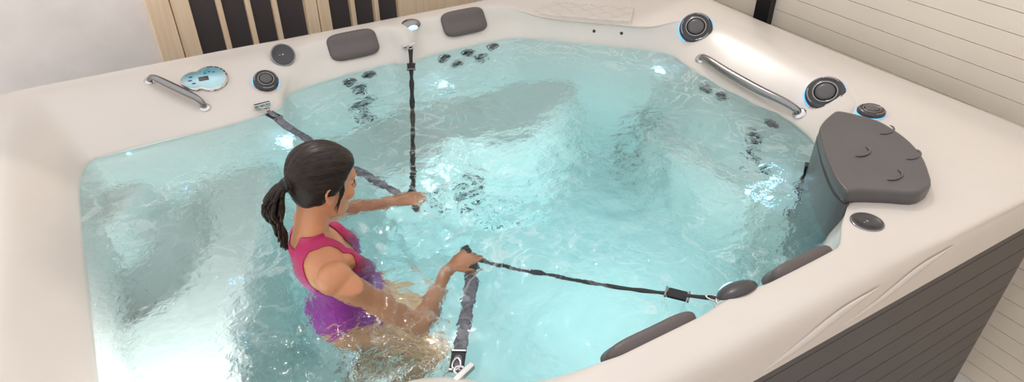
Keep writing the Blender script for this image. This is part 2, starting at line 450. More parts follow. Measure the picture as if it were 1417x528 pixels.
# suction grilles low on the seat face
for p, r in (((642, 259), .06), ((600, 272), .035), ((690, 292), .035)):
    l, n = hit_under(*p); m = frame(l, n)
    o = MB().add(lathe([(0, -.01), (r, -.01), (r, .008), (r*.85, .016), (0, .018)]), m).obj('suction_grille', M['midgrey'], tub)
    MB().add(lathe([(r*.2, .018), (r*.8, .0165), (r*.8, .02), (r*.2, .021)]), m).obj('grille_slots', M['dark2'], o)
# underwater LEDs
for p in ((257, 260), (330, 390), (336, 475), (178, 212)):
    l, n = hit_under(*p); MB().add(lathe([(0, -.004), (.009, -.004), (.009, .003), (.006, .006), (0, .007)], 14), frame(l, n)).obj('led_light', M['ledw'], tub)

# grab rails
def grab_rail(p0, p1, lift, r, flat, bulge=0.):
    l0, n0 = hit(*p0); l1, n1 = hit(*p1)
    n = (n0+n1+Vector((0, 0, 1))).normalized(); d = (l1-l0)
    side = d.normalized().cross(n)
    pts = [l0-n0*.01, l0+n*lift*.45+d*.02, l0+n*lift+d*.12+side*bulge*.5, l0+n*lift*1.05+d*.35+side*bulge, l0+n*lift*1.05+d*.65+side*bulge, l0+n*lift+d*.88+side*bulge*.5, l0+n*lift*.45+d*.98, l1-n1*.01]
    v, f = tube(pts, [r*.8, r*.85, r, r*1.15, r*1.15, r, r*.85, r*.8], 16, 8, up=n, flat=flat)
    o = obj('grab_rail', v, f, M['satin'], tub)
    for l, nn in ((l0, n0), (l1, n1)):
        MB().add(lathe([(0, -.004), (r*1.7, -.004), (r*1.6, .004), (r*1.1, .007), (0, .007)], 24), frame(l, nn)).obj('end_flange', M['chrome'], o)
    return o
grab_rail((207, 112), (284, 149), .035, .014, .9)
grab_rail((970, 81), (1106, 157), .035, .018, .8, bulge=.02)

# control panel: two joined discs with a teal display
def panel():
    la, na = hit(271, 114); lb, nb_ = hit(294, 110)
    n = (na+nb_).normalized(); c = (la+lb)*.5+n*.007
    m = frame(c, n, lb-la); dd = (lb-la).length/2
    ra, rb = .047, .064
    def outline(e):
        pts = []
        for k in range(72):
            a = 2*PI*k/72; dx, dy = math.cos(a), math.sin(a); best = 0
            for cx, r in ((-dd*1.15, ra+e), (dd*.85, rb+e)):
                bq = dx*cx; disc = bq*bq-(cx*cx-r*r)
                if disc > 0: best = max(best, bq+math.sqrt(disc))
            pts.append((best*dx, best*dy))
        return pts
    def slab(e0, e1, z0, z1, inner=None):
        o0 = outline(e0); o1 = outline(e1); v = [(x, y, z0) for x, y in o0]+[(x, y, z1) for x, y in o1]
        nn = len(o0); f = [(i, (i+1) % nn, nn+(i+1) % nn, nn+i) for i in range(nn)] + [tuple(nn+i for i in range(nn)), tuple(range(nn-1, -1, -1))]
        return v, f
    o = MB().add(slab(.011, .006, -.030, .007), m).obj('control_panel', M['chrome'], tub)
    def scr(nt, b):
        tc = N(nt, 'ShaderNodeTexCoord'); w = N(nt, 'ShaderNodeTexNoise', Scale=7.0, Detail=0.0); nt.links.new(tc.outputs['Object'], w.inputs['Vector'])
        r = N(nt, 'ShaderNodeValToRGB'); r.color_ramp.elements[0].color = srgb((30, 150, 175)); r.color_ramp.elements[1].color = srgb((190, 228, 236))
        r.color_ramp.elements[0].position = .36; r.color_ramp.elements[1].position = .60
        nt.links.new(w.outputs['Fac'], r.inputs['Fac']); nt.links.new(r.outputs['Color'], b.inputs['Base Color'])
        b.inputs['Roughness'].default_value = .12; b.inputs['Coat Weight'].default_value = .5
    MB().add(slab(0, -.002, .004, .0095), m).obj('display_face', grid_mat('teal_display', scr), o)
    MB().add(box(-.020, .020, -.014, .010, .009, .0112), m).obj('lcd_screen', M['midgrey'], o)
    for k, (x, y) in enumerate([(-dd*1.15-.010, .020), (-dd*1.15-.016, -.001), (-dd*1.15-.004, -.021), (dd*.85-.018, .028), (dd*.85, .034), (dd*.85+.018, .028)]):
        MB().add(ell((x, y, .0098), (.009 if k < 3 else .006, .0045 if k < 3 else .004, .002), 6, 10), m).obj('panel_button', M['midgrey'], o)
panel()

# head pillows: padded rounded blocks on the sloping backrest
def pillow(c, n, xd, w, h, t):
    m = frame(c, n, xd); v = []; f = []; A = 22; B = 14
    def sq(u, e): return math.copysign(abs(u)**e, u)
    for i in range(A+1):
        a = -PI/2+PI*i/A; a = max(min(a, PI/2-.01), -PI/2+.01)
        for k in range(B*4):
            b = 2*PI*k/(B*4)
            ca = sq(math.cos(a), .55)
            x = w/2*ca*sq(math.cos(b), .45); y = h/2*ca*sq(math.sin(b), .5); z = t*sq(math.sin(a), .8)
            z += -.35*t*math.exp(-((y/(h*.22))**2))*(1 if a > 0 else 0)*.6 + .06*x*x/(w)
            v.append(m @ Vector((x, y, z)))
    K = B*4
    for i in range(A):
        for k in range(K): f.append((i*K+k, i*K+(k+1) % K, (i+1)*K+(k+1) % K, (i+1)*K+k))
    f.append(tuple(range(K-1, -1, -1))); f.append(tuple(A*K+k for k in range(K)))
    o = obj('headrest_pillow', v, f, M['pillow'], tub); return o
for px in ((488, 61), (641, 28)):
    l, n = hit(*px); n = Vector((0, -.80, .6))
    pillow(Vector((l.x, 3.075, .105)), n, (1, 0, 0), .25, .135, .028)
for x, w in ((.925, .29), (1.485, .25)):
    pillow(Vector((x, .874, .082)), Vector((0, .85, .5)), (1, 0, 0), w, .10, .030)

# crest lamps: hooded lens with a lit blue-white pane
def crest_lamp(c, n, xd, s=1.0):
    m = frame(c, n, xd)
    def dome(w, d, h, y0):
        v = []; f = []; A = 10; B = 24
        for i in range(A+1):
            a = PI/2*i/A
            for k in range(B):
                b = 2*PI*k/B; v.append(m @ Vector((w*math.cos(a)*math.cos(b)*s, (y0+d*math.cos(a)*math.sin(b))*s, (h*math.sin(a)-.004)*s)))
        for i in range(A):
            for k in range(B): f.append((i*B+k, i*B+(k+1) % B, (i+1)*B+(k+1) % B, (i+1)*B+k))
        f.append(tuple(range(B-1, -1, -1))); return v, f
    o = obj('crest_light', *dome(.052, .034, .020, 0.004), M['satin'], tub)
    obj('lens', *dome(.030, .014, .017, -.019), M['ledw'], o)
    return o
l, n = hit(569, 34); crest_lamp(Vector((l.x, l.y, l.z)), Vector((0, -.5, .85)), (1, 0, 0))
nl = crest_lamp(Vector((1.205, .862, .135)), Vector((0, .55, .85)), (-1, 0, 0), 1.25)
nl.data.materials[0] = M['dark']

# corner panel with embossed diamond lattice, behind the far corner backrest
def corner_panel():
    a = Vector((1.83, 3.00)); b = Vector((2.24, 2.61)); t = (b-a).normalized(); o_ = Vector((-t.y, t.x))
    m = frame((a.x, a.y, .116), (0, 0, 1), (t.x, t.y, 0)); L = (b-a).length; W_ = .20
    o = MB().add(box(0, L, 0, W_, -.02, .006), m).obj('corner_panel', M['shell'], tub, smooth=False, bevel=.004)
    g = MB()
    for k in range(-2, 6):
        for sgn in (1, -1):
            x = k*.11; p0 = Vector((x, 0)); p1 = Vector((x+W_, W_)) if sgn > 0 else Vector((x+W_, 0))
            if sgn < 0: p0 = Vector((x, W_))
            def clip(p, q):
                if q.x <= 0 or p.x >= L: return None
                s = (q.y-p.y)/(q.x-p.x); P = p.copy(); Q = q.copy()
                if P.x < 0: P = Vector((0, p.y-s*p.x))
                if Q.x > L: Q = Vector((L, p.y+s*(L-p.x)))
                return P, Q
            c = clip(p0, p1)
            if c: g.add(tube([(c[0].x, c[0].y, .006), (c[1].x, c[1].y, .006)], .0028, 6, 1), m)
    g.obj('diamond_lattice', M['shell'], o)
corner_panel()

# dark filter housing in the near end corner
def filter_box():
    top = [(2.145, 1.325), (2.19, 1.335), (2.235, 1.28), (2.262, 1.20), (2.245, 1.11), (2.19, 1.0), (2.10, .905), (2.02, .850), (1.965, .845), (1.88, .90), (1.80, .955), (1.775, .965), (1.79, 1.005), (1.86, 1.10), (1.95, 1.20), (2.05, 1.29)]
    c = sum((Vector(p) for p in top), Vector((0, 0)))/len(top)
    P = [Vector(p) for p in pchip_loop([Vector(p) for p in top], 4)]
    v = []; f = []; n = len(P)
    rings = [(.985, .140), (1.0, .168), (1.0, .188), (.985, .197), (.95, .199), (.90, .196), (.5, .194)]
    for s, z in rings: v += [((c+(p-c)*s).x, (c+(p-c)*s).y, z) for p in P]
    for i in range(len(rings)-1):
        for k in range(n): f.append((i*n+k, i*n+(k+1) % n, (i+1)*n+(k+1) % n, (i+1)*n+k))
    f.append(tuple((len(rings)-1)*n+k for k in range(n))); f.append(tuple(range(n-1, -1, -1)))
    lid = obj('filter_lid', v, f, M['midgrey'], tub)
    lid['label'] = 'grey moulded filter lid in the corner'
    # raised cup marks on the lid
    for px in ((1188, 208), (1222, 178), (1232, 240), (1258, 212)):
        q = at(*px, .197); g = MB()
        pts = [(q.x+.045*math.cos(a), q.y+.03*math.sin(a), .197) for a in [math.radians(d) for d in range(-150, 30, 20)]]
        g.add(tube(pts, [.001]+[.004]*(len(pts)-2)+[.001], 8, 3, flat=.6)); g.obj('cup_ridge', M['midgrey'], lid)
    # front housing going down into the water
    front = [(1.775, .955), (1.785, 1.003), (1.855, 1.098), (1.948, 1.198), (2.05, 1.292), (2.15, 1.33)]
    fp = cr([(x, y, 0) for x, y in front], 5); v = []; f = []
    back = [Vector((p.x+.07, p.y-.07, 0)) for p in fp]
    loop = fp + back[::-1]; nn = len(loop)
    for z, e in ((-.62, .0), (-.30, .0), (.0, .0), (.148, 0)):
        v += [(p.x, p.y, z) for p in loop]
    for i in range(3):
        for k in range(nn): f.append((i*nn+k, i*nn+(k+1) % nn, (i+1)*nn+(k+1) % nn, (i+1)*nn+k))
    f.append(tuple(range(nn))); f.append(tuple(3*nn+k for k in range(nn)))
    h = obj('filter_housing', v, f, M['midgrey'], tub, smooth=False)
    MB().add(box(-.016, .016, -.006, .010, -.40, .02), Matrix.Translation((2.06, 1.300, 0)) @ Matrix.Rotation(math.radians(40), 4, 'Z')).obj('weir_slot', M['dark2'], h, smooth=False)
filter_box()

# strap anchors on the shell wall
def anchor(p, d):
    d = Vector(d).normalized(); m = frame(p, d)
    o = MB().add(box(-.035, .035, -.008, .010, -.012, .006), m).obj('strap_anchor', M['chrome'], tub, smooth=False, bevel=.003)
    v, f = tube([m @ Vector((-.012, 0, .0)), m @ Vector((-.012, 0, .018)), m @ Vector((0, 0, .026)), m @ Vector((.012, 0, .018)), m @ Vector((.012, 0, 0))], .0035, 8, 5)
    obj('eye_loop', v, f, M['chrome'], o)
    return m @ Vector((0, 0, .024))
A1 = anchor((.385, 2.80, .035), (.05, -1, 0))
A2 = anchor((1.152, 2.985, .078), (0, -1, .3))
A3 = anchor((.475, 1.062, .03), (-.4, 1, 0))
A4 = anchor((1.215, .893, .05), (0, 1, 0))

# ------------------------------------------------------------------ water
def wave(x, y):
    a = 0
    n = noise.noise
    wx = x+.05*n(Vector((x*4, y*4, 8.1))); wy = y+.05*n(Vector((x*4+9, y*4, 3.7)))
    calm = .40+.60*sstep(-.05, .45, x)
    amp = calm*(.75+.7*n(Vector((x*1.7, y*1.7, 11.3))))
    a += .0085*n(Vector((wx*3.1, wy*3.1, 1.3))) + amp*(.0085*n(Vector((wx*7.5+3, wy*7.5, 5.1))) + .0056*n(Vector((wx*16, wy*16+7, 9.2))) + .0036*n(Vector((wx*34, wy*34, 2.2))))
    for cx, cy, am in ((.72, 1.50, .0035), (.70, 1.90, .0035), (.42, 1.62, .003)):
        r = math.hypot(x-cx, y-cy); a += am*math.cos(r*62)*math.exp(-r*5.5)
        a += .006*math.exp(-r*4)*n(Vector((x*24, y*24, 4.4)))
    return a
def water():
    dx = .0125; nx = int(3.2/dx); ny = int(2.38/dx); x0, y0 = -.58, .77
    V = []; Fq = []
    for i in range(nx+1):
        for j in range(ny+1):
            x = x0+i*dx; y = y0+j*dx; V.append((x, y, wave(x, y)))
    for i in range(nx):
        for j in range(ny):
            a = i*(ny+1)+j; Fq.append((a, a+ny+1, a+ny+2, a+1))
    top = len(V)
    bd = [i*(ny+1) for i in range(nx+1)] + [nx*(ny+1)+j for j in range(1, ny+1)] + [i*(ny+1)+ny for i in range(nx-1, -1, -1)] + [j for j in range(ny-1, 0, -1)]
    for b in bd: V.append((V[b][0], V[b][1], -1.25))
    for k in range(len(bd)):
        k2 = (k+1) % len(bd); Fq.append((bd[k2], bd[k], top+k, top+k2))
    Fq.append(tuple(top+k for k in range(len(bd)-1, -1, -1)))
    m = bpy.data.materials.new('pool_water'); m.use_nodes = True; nt = m.node_tree; nt.nodes.clear()
    out = N(nt, 'ShaderNodeOutputMaterial'); b = N(nt, 'ShaderNodeBsdfPrincipled')
    b.inputs['Base Color'].default_value = (1, 1, 1, 1); b.inputs['Transmission Weight'].default_value = 1
    b.inputs['Roughness'].default_value = 0; b.inputs['IOR'].default_value = 1.33
    tc = N(nt, 'ShaderNodeTexCoord'); n1 = N(nt, 'ShaderNodeTexNoise', Scale=38.0, Detail=3.0); n1.inputs['Distortion'].default_value = .6
    nt.links.new(tc.outputs['Object'], n1.inputs['Vector'])
    k = N(nt, 'ShaderNodeBump', Strength=.7, Distance=.007); nt.links.new(n1.outputs['Fac'], k.inputs['Height']); nt.links.new(k.outputs['Normal'], b.inputs['Normal'])
    va = N(nt, 'ShaderNodeVolumeAbsorption'); va.inputs['Color'].default_value = (.10, .80, .92, 1); va.inputs['Density'].default_value = .38
    
    # drifting film of fine bubbles on the surface
    f1 = N(nt, 'ShaderNodeTexNoise', Scale=5.5, Detail=5.0); f1.inputs['Distortion'].default_value = 1.6; nt.links.new(tc.outputs['Object'], f1.inputs['Vector'])
    f2 = N(nt, 'ShaderNodeTexNoise', Scale=1.6, Detail=2.0); nt.links.new(tc.outputs['Object'], f2.inputs['Vector'])
    r1 = N(nt, 'ShaderNodeValToRGB'); e = r1.color_ramp.elements; e[0].position = .46; e[0].color = (0, 0, 0, 1); e[1].position = .50; e[1].color = (1, 1, 1, 1)
    x1 = r1.color_ramp.elements.new(.54); x1.color = (0, 0, 0, 1); nt.links.new(f1.outputs['Fac'], r1.inputs['Fac'])
    r2 = N(nt, 'ShaderNodeMapRange'); r2.inputs['From Min'].default_value = .42; r2.inputs['From Max'].default_value = .62; r2.inputs['To Max'].default_value = .30; nt.links.new(f2.outputs['Fac'], r2.inputs['Value'])
    mu = N(nt, 'ShaderNodeMath', operation='MULTIPLY'); nt.links.new(r1.outputs['Color'], mu.inputs[0]); nt.links.new(r2.outputs[0], mu.inputs[1])
    df = N(nt, 'ShaderNodeBsdfDiffuse'); df.inputs['Color'].default_value = (.85, .9, .9, 1); mx = N(nt, 'ShaderNodeMixShader')
    nt.links.new(mu.outputs[0], mx.inputs[0]); nt.links.new(b.outputs[0], mx.inputs[1]); nt.links.new(df.outputs[0], mx.inputs[2])
    nt.links.new(mx.outputs[0], out.inputs['Surface']); nt.links.new(va.outputs[0], out.inputs['Volume'])
    o = obj('water', V, Fq, m)
    tag(o, 'clear rippling teal water filling the cream swim spa', 'water', 'stuff')
water()

# ------------------------------------------------------------------ person
BO = Vector((.330, 1.745, -.022)); BR = math.radians(-4)
BM = Matrix.Translation(BO) @ Matrix.Rotation(BR, 4, 'Z')
BI = BM.inverted()
def L(x, y, z=0): return BI @ Vector((x, y, z))         # world -> body frame
def ring_loft(secs, seg=40, ex=2.0, capt=True):
    v = []; f = []
    for (z, cx, a_f, a_b, b) in secs:
        for k in range(seg):
            t = 2*PI*k/seg; c, s = math.cos(t), math.sin(t)
            q = (abs(c)**ex + abs(s)**ex)**(-1/ex)
            v.append((cx + (a_f if c > 0 else a_b)*c*q, b*s*q, z))
    n = len(secs)
    for i in range(n-1):
        for k in range(seg): f.append((i*seg+k, i*seg+(k+1) % seg, (i+1)*seg+(k+1) % seg, (i+1)*seg+k))
    f.append(tuple(range(seg-1, -1, -1))); f.append(tuple((n-1)*seg+k for k in range(seg)))
    return v, f
HC = Vector((.030, .012, .272))          # head centre, body frame
HM = Matrix.Translation(HC) @ Matrix.Rotation(math.radians(14), 4, 'Z') @ Matrix.Rotation(math.radians(14), 4, 'Y')
HS = [(-.115, .03, .030, .028, .022), (-.104, .03, .052, .045, .036), (-.08, .02, .066, .055, .048), (-.05, .0, .088, .066, .060), (-.02, -.005, .092, .082, .067),
      (.01, -.008, .092, .090, .072), (.04, -.008, .099, .094, .075), (.07, -.008, .091, .090, .072), (.095, -.010, .068, .073, .059), (.112, -.012, .040, .046, .038), (.121, -.012, .012, .016, .012)]
def interp_secs(S, n):
    return [tuple(q) for q in cr5(S, n)]
def cr5(pts, n):
    out = []
    for i in range(len(pts)-1):
        a = pts[max(i-1, 0)]; b = pts[i]; c = pts[i+1]; d = pts[min(i+2, len(pts)-1)]
        for k in range(n):
            t = k/n; out.append([.5*((2*b[j]) + (c[j]-a[j])*t + (2*a[j]-5*b[j]+4*c[j]-d[j])*t*t + (3*b[j]-a[j]-3*c[j]+d[j])*t**3) for j in range(len(b))])
    out.append(list(pts[-1])); return out
body = MB()
def low(z): return z if z > -.05 else -.05+(z+.05)*.80
def lx(z): return .055*sstep(-.05, -.45, z) if False else .055*sstep(.05, .45, -z)
torso = [(.125, -.035, .042, .045, .050), (.105, -.035, .052, .055, .075), (.085, -.03, .062, .066, .120), (.06, -.025, .074, .076, .152), (.02, -.02, .086, .084, .160), (-.04, -.015, .105, .088, .152),
         (-.10, -.01, .112, .085, .146), (-.17, -.01, .098, .080, .134), (-.25, -.012, .088, .076, .120), (-.32, -.015, .090, .086, .130), (-.40, -.02, .100, .108, .160),
         (-.47, -.02, .100, .118, .172), (-.52, -.015, .085, .105, .160), (-.56, -.01, .05, .06, .10)]
torso = [(low(t[0]), t[1]+lx(t[0]), t[2], t[3], t[4]*.95) for t in torso]
body.add(ring_loft(interp_secs(torso, 4), 48, 2.3))
for s in (1, -1):
    body.add(ell((.064, s*.066, -.090), (.056, .062, .056)))
    body.add(tube([(.045, s*.075, .035), (.062, s*.070, -.02), (.074, s*.066, -.075)], [.030, .042, .044], 18, 5))
    body.add(tube([(.035, s*.085, -.13), (.050, s*.070, -.125), (.045, s*.03, -.135)], [.040, .045, .040], 16, 4))
body.add(tube([(-.045, .0, .06), (-.035, .0, .12), (-.018, .004, .17), (-.004, .008, .22)], [.066, .054, .052, .054], 20, 5))
body.add(ring_loft(interp_secs(HS, 4), 44, 2.15), HM)
hp = lambda x, y, z: HM @ Vector((x, y, z))
body.add(tube([hp(.086, 0, .030), hp(.096, 0, .008), hp(.104, 0, -.012), hp(.109, 0, -.023)], [.007, .0078, .0088, .0098], 12, 4))
for s in (1, -1):
    body.add(ell(hp(.098, s*.009, -.027), (.010, .007, .007), 8, 12))
    body.add(tube([hp(.086, s*.014, .032), hp(.084, s*.034, .036), hp(.070, s*.052, .030)], [.008, .009, .006], 10, 4))      # brow
    body.add(ell(hp(.064, s*.040, -.022), (.022, .020, .026), 10, 14))                                                       # cheek
    body.add(ell(hp(.0745, s*.031, .0165), (.0130, .0145, .0080), 10, 14))                                                 # upper lid
    # ear: rim, lobe and bowl
    ex = lambda a, b, w=0: hp(-.012+a, s*(.073+w), -.008+b)
    body.add(tube([ex(.014, .008, -.004), ex(.012, .026, .004), ex(-.006, .033, .010), ex(-.020, .022, .013), ex(-.018, .002, .010), ex(-.006, -.018, .004), ex(.006, -.026, -.001)], [.005, .005, .0055, .0055, .005, .006, .006], 10, 4))
    body.add(ell(ex(-.002, .0, -.002), (.014, .006, .022), 10, 14))
for dz, w, dx in ((-.052, .019, .0), (-.063, .017, -.001)):
    body.add(tube([hp(.084+dx, -w, dz), hp(.093+dx, 0, dz), hp(.084+dx, w, dz)], [.003, .0065, .003], 10, 5))
body.add(ell(hp(.078, 0, -.096), (.016, .020, .014), 8, 12))
SHR = Vector((-.012, -.165, .042)); SHL = Vector((-.012, .165, .045))
ELR = L(.500, 1.420, -.215); WRR = L(.640, 1.500, -.050)
ELL_ = L(.475, 2.050, -.150); WRL = L(.615, 1.940, -.050)
def arm(sh, el, wr, s):
    body.add(ell(sh+Vector((0, 0, .0)), (.056, .052, .056)))
    body.add(tube([sh+Vector((0, -s*.03, -.01)), sh.lerp(el, .12), sh.lerp(el, .4)+Vector((0, 0, -.004)), sh.lerp(el, .78), el], [.05, .050, .045, .038, .034], 18, 5))
    body.add(ell(el, (.035, .035, .035)))
    body.add(tube([el, el.lerp(wr, .25), el.lerp(wr, .6), wr], [.034, .038, .030, .0235], 18, 5))
arm(SHR, ELR, WRR, -1); arm(SHL, ELL_, WRL, 1)
def hand(wr, d, pn, s, curl):
    """d: direction of the hand, pn: palm normal (down), s: side of thumb along lateral axis"""
    d = d.normalized(); pn = (pn-d*pn.dot(d)).normalized(); lat = d.cross(pn).normalized()*s
    def P(a, b, c): return wr + d*a + lat*b + pn*c
    body.add(tube([P(-.01, 0, 0), P(.02, .0, .002), P(.05, .0, .003), P(.085, -.001, .004)], [.023, .031, .039, .037], 18, 5, up=pn, flat=.40))
    body.add(tube([P(.015, .016, .006), P(.045, .028, .010)], [.013, .013], 10, 4))
    for i, (b, ln, sp) in enumerate(((.029, .072, .14), (.010, .080, .04), (-.010, .075, -.06), (-.028, .058, -.17))):
        p = P(.082-.004*abs(i-1), b, .004); pts = [P(.062, b*.9, .003), p]; ang = curl[i]*.5
        for q, fr in enumerate((.45, .31, .24)):
            dirv = d*math.cos(ang)+pn*math.sin(ang)+lat*sp
            p = p+dirv.normalized()*ln*fr; pts.append(p.copy()); ang += curl[i]*(.8 if q == 0 else .6)
        body.add(tube(pts, [.0095, .0092, .0084, .0076, .0064], 10, 4))
    pts = [P(.020, .020, .006), P(.040, .040, .013), P(.060, .054, .024), P(.078, .056, .036)]
    body.add(tube(pts, [.0135, .0115, .0095, .0075], 10, 4))
HDR = (L(.76, 1.525, -.03)-L(.64, 1.500, -.05)); HDL = (L(.735, 1.895, -.03)-L(.615, 1.940, -.05))
hand(WRR, HDR, Vector((0, 0, -1)), -1, (.7, .8, .9, 1.0))
hand(WRL, HDL, Vector((0, 0, -1)), 1, (.55, .8, .9, .9))
for s in (1, -1):
    hip = Vector((.045, s*.082, -.40)); kn = Vector((.31, s*.12, -.73)); an = Vector((.04, s*.12, ZB+.105))
    body.add(tube([hip, hip.lerp(kn, .3), hip.lerp(kn, .7), kn, kn.lerp(an, .28), kn.lerp(an, .65), an], [.092, .086, .068, .056, .056, .042, .034], 20, 5))
    body.add(tube([an+Vector((-.035, 0, -.045)), an+Vector((.03, 0, -.035)), an+Vector((.11, s*.012, -.052)), an+Vector((.165, s*.018, -.060))], [.030, .036, .030, .018], 14, 5, up=(0, 0, 1), flat=.75))
    for q in range(5):
        body.add(tube([an+Vector((.14, s*(.035-.016*q), -.063)), an+Vector((.185-.008*q, s*(.04-.018*q), -.066))], [.011, .009 if q else .012], 8, 3))
def remesh(mb, vox, sm, name):
    o = mb.obj(name, None)
    r = o.modifiers.new('r', 'REMESH'); r.mode = 'VOXEL'; r.voxel_size = vox
    s = o.modifiers.new('s', 'SMOOTH'); s.factor = .5; s.iterations = sm
    dg = bpy.context.evaluated_depsgraph_get(); dg.update()
    me = bpy.data.meshes.new_from_object(o.evaluated_get(dg)); bpy.data.objects.remove(o)
    me.polygons.foreach_set('use_smooth', [True]*len(me.polygons)); return me
me = remesh(body, .0042, 7, 'body')
woman = bpy.data.objects.new('person', me); COL.objects.link(woman); me.materials.append(M['skin'])
woman.matrix_world = BM
tag(woman, 'person with a dark ponytail in a magenta and purple swimsuit standing in the water, arms reaching forward holding straps', 'person')
woman['label'] = 'person with dark ponytail and magenta purple swimsuit standing in the water holding straps'
def child(o, par): o.parent = par; o.matrix_parent_inverse = Matrix.Identity(4); return o
# swimsuit: a second skin lifted off the body
def seg_d(p, a, b):
    t = max(0, min(1, (p-a).dot(b-a)/(b-a).length_squared)); return (p-(a+(b-a)*t)).length
def in_suit(p):
    x, y, z = p; ay = abs(y)
    if z > .135 or z < -.60: return -1
    d = 1
    for s_, e_ in ((SHR, ELR), (SHL, ELL_)):
        if z > -.25: d = min(d, seg_d(p, s_.lerp(e_, .18), e_)-.055)
    k = sstep(-.06, .02, x)
    lf = .150 - max(0, z+.09)*.42; lb = .150 - max(0, z+.10)*.34
    if z > -.16: d = min(d, (lb+(lf-lb)*k)-ay)
    k = sstep(-.06, -.01, x)
    nf = ay-.044+.55*max(0, .03-z); nb = max(ay-.036, (.090-z)*1.5)
    d = min(d, nb+(nf-nb)*k)
    if z > .095: d = min(d, .078-ay)
    # leg openings
    if z < -.30: d = min(d, z-(-.475+ay*1.0))
    return d
def suit():
    mesh = me; keep = {}; vs = []; fs = []
    val = [in_suit(v.co) for v in mesh.vertices]
    nbr = {}
    for e in mesh.edges:
        a, b = e.vertices
        if val[a] > 0 >= val[b]: nbr.setdefault(b, []).append(a)
        elif val[b] > 0 >= val[a]: nbr.setdefault(a, []).append(b)
    for p in mesh.polygons:
        if any(val[i] > 0 for i in p.vertices) and all(val[i] > 0 or i in nbr for i in p.vertices):
            q = []
            for i in p.vertices:
                if i not in keep:
                    v = mesh.vertices[i]; c = v.co+v.normal*.0035
                    if val[i] <= 0:                                # slide the border onto the hem line
                        c = Vector((0, 0, 0))
                        for k in nbr[i]:
                            u = mesh.vertices[k]; t = val[k]/(val[k]-val[i]) if val[i] > -.5 else .5
                            c += (u.co+u.normal*.0035).lerp(v.co+v.normal*.0035, min(t, 1))/len(nbr[i])
                    keep[i] = len(vs); vs.append(c)
                q.append(keep[i])
            fs.append(tuple(q))
    m2 = bpy.data.meshes.new('swimsuit'); m2.from_pydata([tuple(v) for v in vs], [], fs); m2.update()
    m2.polygons.foreach_set('use_smooth', [True]*len(m2.polygons)); m2.materials.append(M['suit'])
    o = bpy.data.objects.new('swimsuit', m2); COL.objects.link(o); child(o, woman)
    s = o.modifiers.new('sm', 'SMOOTH'); s.iterations = 5
    s = o.modifiers.new('so', 'SOLIDIFY'); s.thickness = .003; s.offset = 0
suit()
# hair
TIE = Vector((-.108, 0, .018))
def hairline(p):
    """positive inside the hair region, in head coordinates (metres from the edge)"""
    x, y, z = p
    if z > .062: e = .062 + (z-.062)*1.6
    elif z > .0: e = .020 + (z)*.68
    elif z > -.035: e = -.006 + z*.25
    else: e = -.030 + (z+.035)*.6
    d = e-x
    return min(d, (z+.078)*1.2)
def hair():
    secs = interp_secs(HS, 6); v, f = ring_loft(secs, 96, 2.15); out = []
    for p in v:
        d = hairline(p); c = Vector((-.008, 0, .01)); n = (Vector(p)-c); n.z *= .8; n.normalize()
        th = -.007 + .022*sstep(-.006, .03, d)
        q = Vector(p)-TIE; ang = math.atan2(q.z, q.y)
        rid = noise.noise(Vector((math.cos(ang)*9, math.sin(ang)*9, (q.length)*4)))*.0035 + noise.noise(Vector((math.cos(ang)*26, math.sin(ang)*26, q.length*5)))*.0016
        # pulled tight at the tie
        out.append(Vector(p) + n*(th + rid*sstep(0, .03, d)))
    hb = MB(); hb.v = [HM @ p for p in out]; hb.f = f
    rnd = random.Random(3)
    # gathered root and ponytail locks
    hb.add(tube([hp(-.080, 0, .020), hp(-.105, 0, .018), hp(-.125, 0, .012)], [.040, .026, .017], 20, 5))
    T = hp(-.122, 0, .012)
    for k in range(30):
        a = rnd.uniform(0, 2*PI); r0 = .011*math.sqrt(rnd.random()); wav = rnd.uniform(.004, .010); ph = rnd.uniform(0, 6.28); ln = rnd.uniform(.75, 1.08)
        spread = rnd.uniform(.4, 1)*.026; pts = []; rr = []
        for i in range(13):
            t = i/12*ln
            bx = -.050*math.sin(min(1, t*2.2)*PI/2) + .012*t; bz = .012*math.sin(min(1, t*3)*PI) - .205*t**1.15
            s1 = spread*math.sin(min(1, t*1.5)*PI)*.9 + r0
            pts.append(T+Vector((bx + s1*math.cos(a) + wav*t*math.sin(ph+t*15), s1*math.sin(a) + wav*t*math.cos(ph+t*14), bz)))
            rr.append(.0078*(1-.78*max(0, t/ln-.25)))
        hb.add(tube(pts, rr, 7, 2))
    # loose strands in front of the ear
    for s in (1, -1):
        for k in range(4):
            hb.add(tube([hp(.012+.004*k, s*.074, .035), hp(.016+.004*k, s*(.078), .005), hp(.014+.002*k, s*.074, -.030), hp(.006+.004*k, s*.066, -.060-.006*k)], [.003, .0025, .0018, .0006], 6, 4))
    o = hb.obj('hair', M['hair']); child(o, woman)
    t = MB(); v, f = lathe([(.014, -.007), (.020, -.006), (.022, 0), (.020, .006), (.014, .007)], 24); t.add((v, f), frame(hp(-.122, 0, .012), HM.to_3x3() @ Vector((-1, 0, -.1))))
    child(t.obj('hair_tie', M['dark2']), woman)
hair()
for s in (1, -1):
    e = MB().add(ell(hp(.0725, s*.031, .010), (.0125, .0125, .0105), 12, 16)).obj('eye', M['eye']); child(e, woman)
    child(MB().add(ell(hp(.0825, s*.032, .010), (.0035, .006, .006), 8, 12)).obj('iris', M['dark2']), e)
    child(MB().add(tube([hp(.085, s*.018, .008), hp(.0885, s*.031, .0115), hp(.080, s*.046, .008)], [.0012, .0018, .0010], 8, 4)).obj('eyelashes', M['dark2']), woman)
    child(MB().add(tube([hp(.094, s*.014, .033), hp(.090, s*.034, .040), hp(.074, s*.052, .034)], [.002, .0026, .0012], 8, 4)).obj('eyebrow', M['hair']), woman)

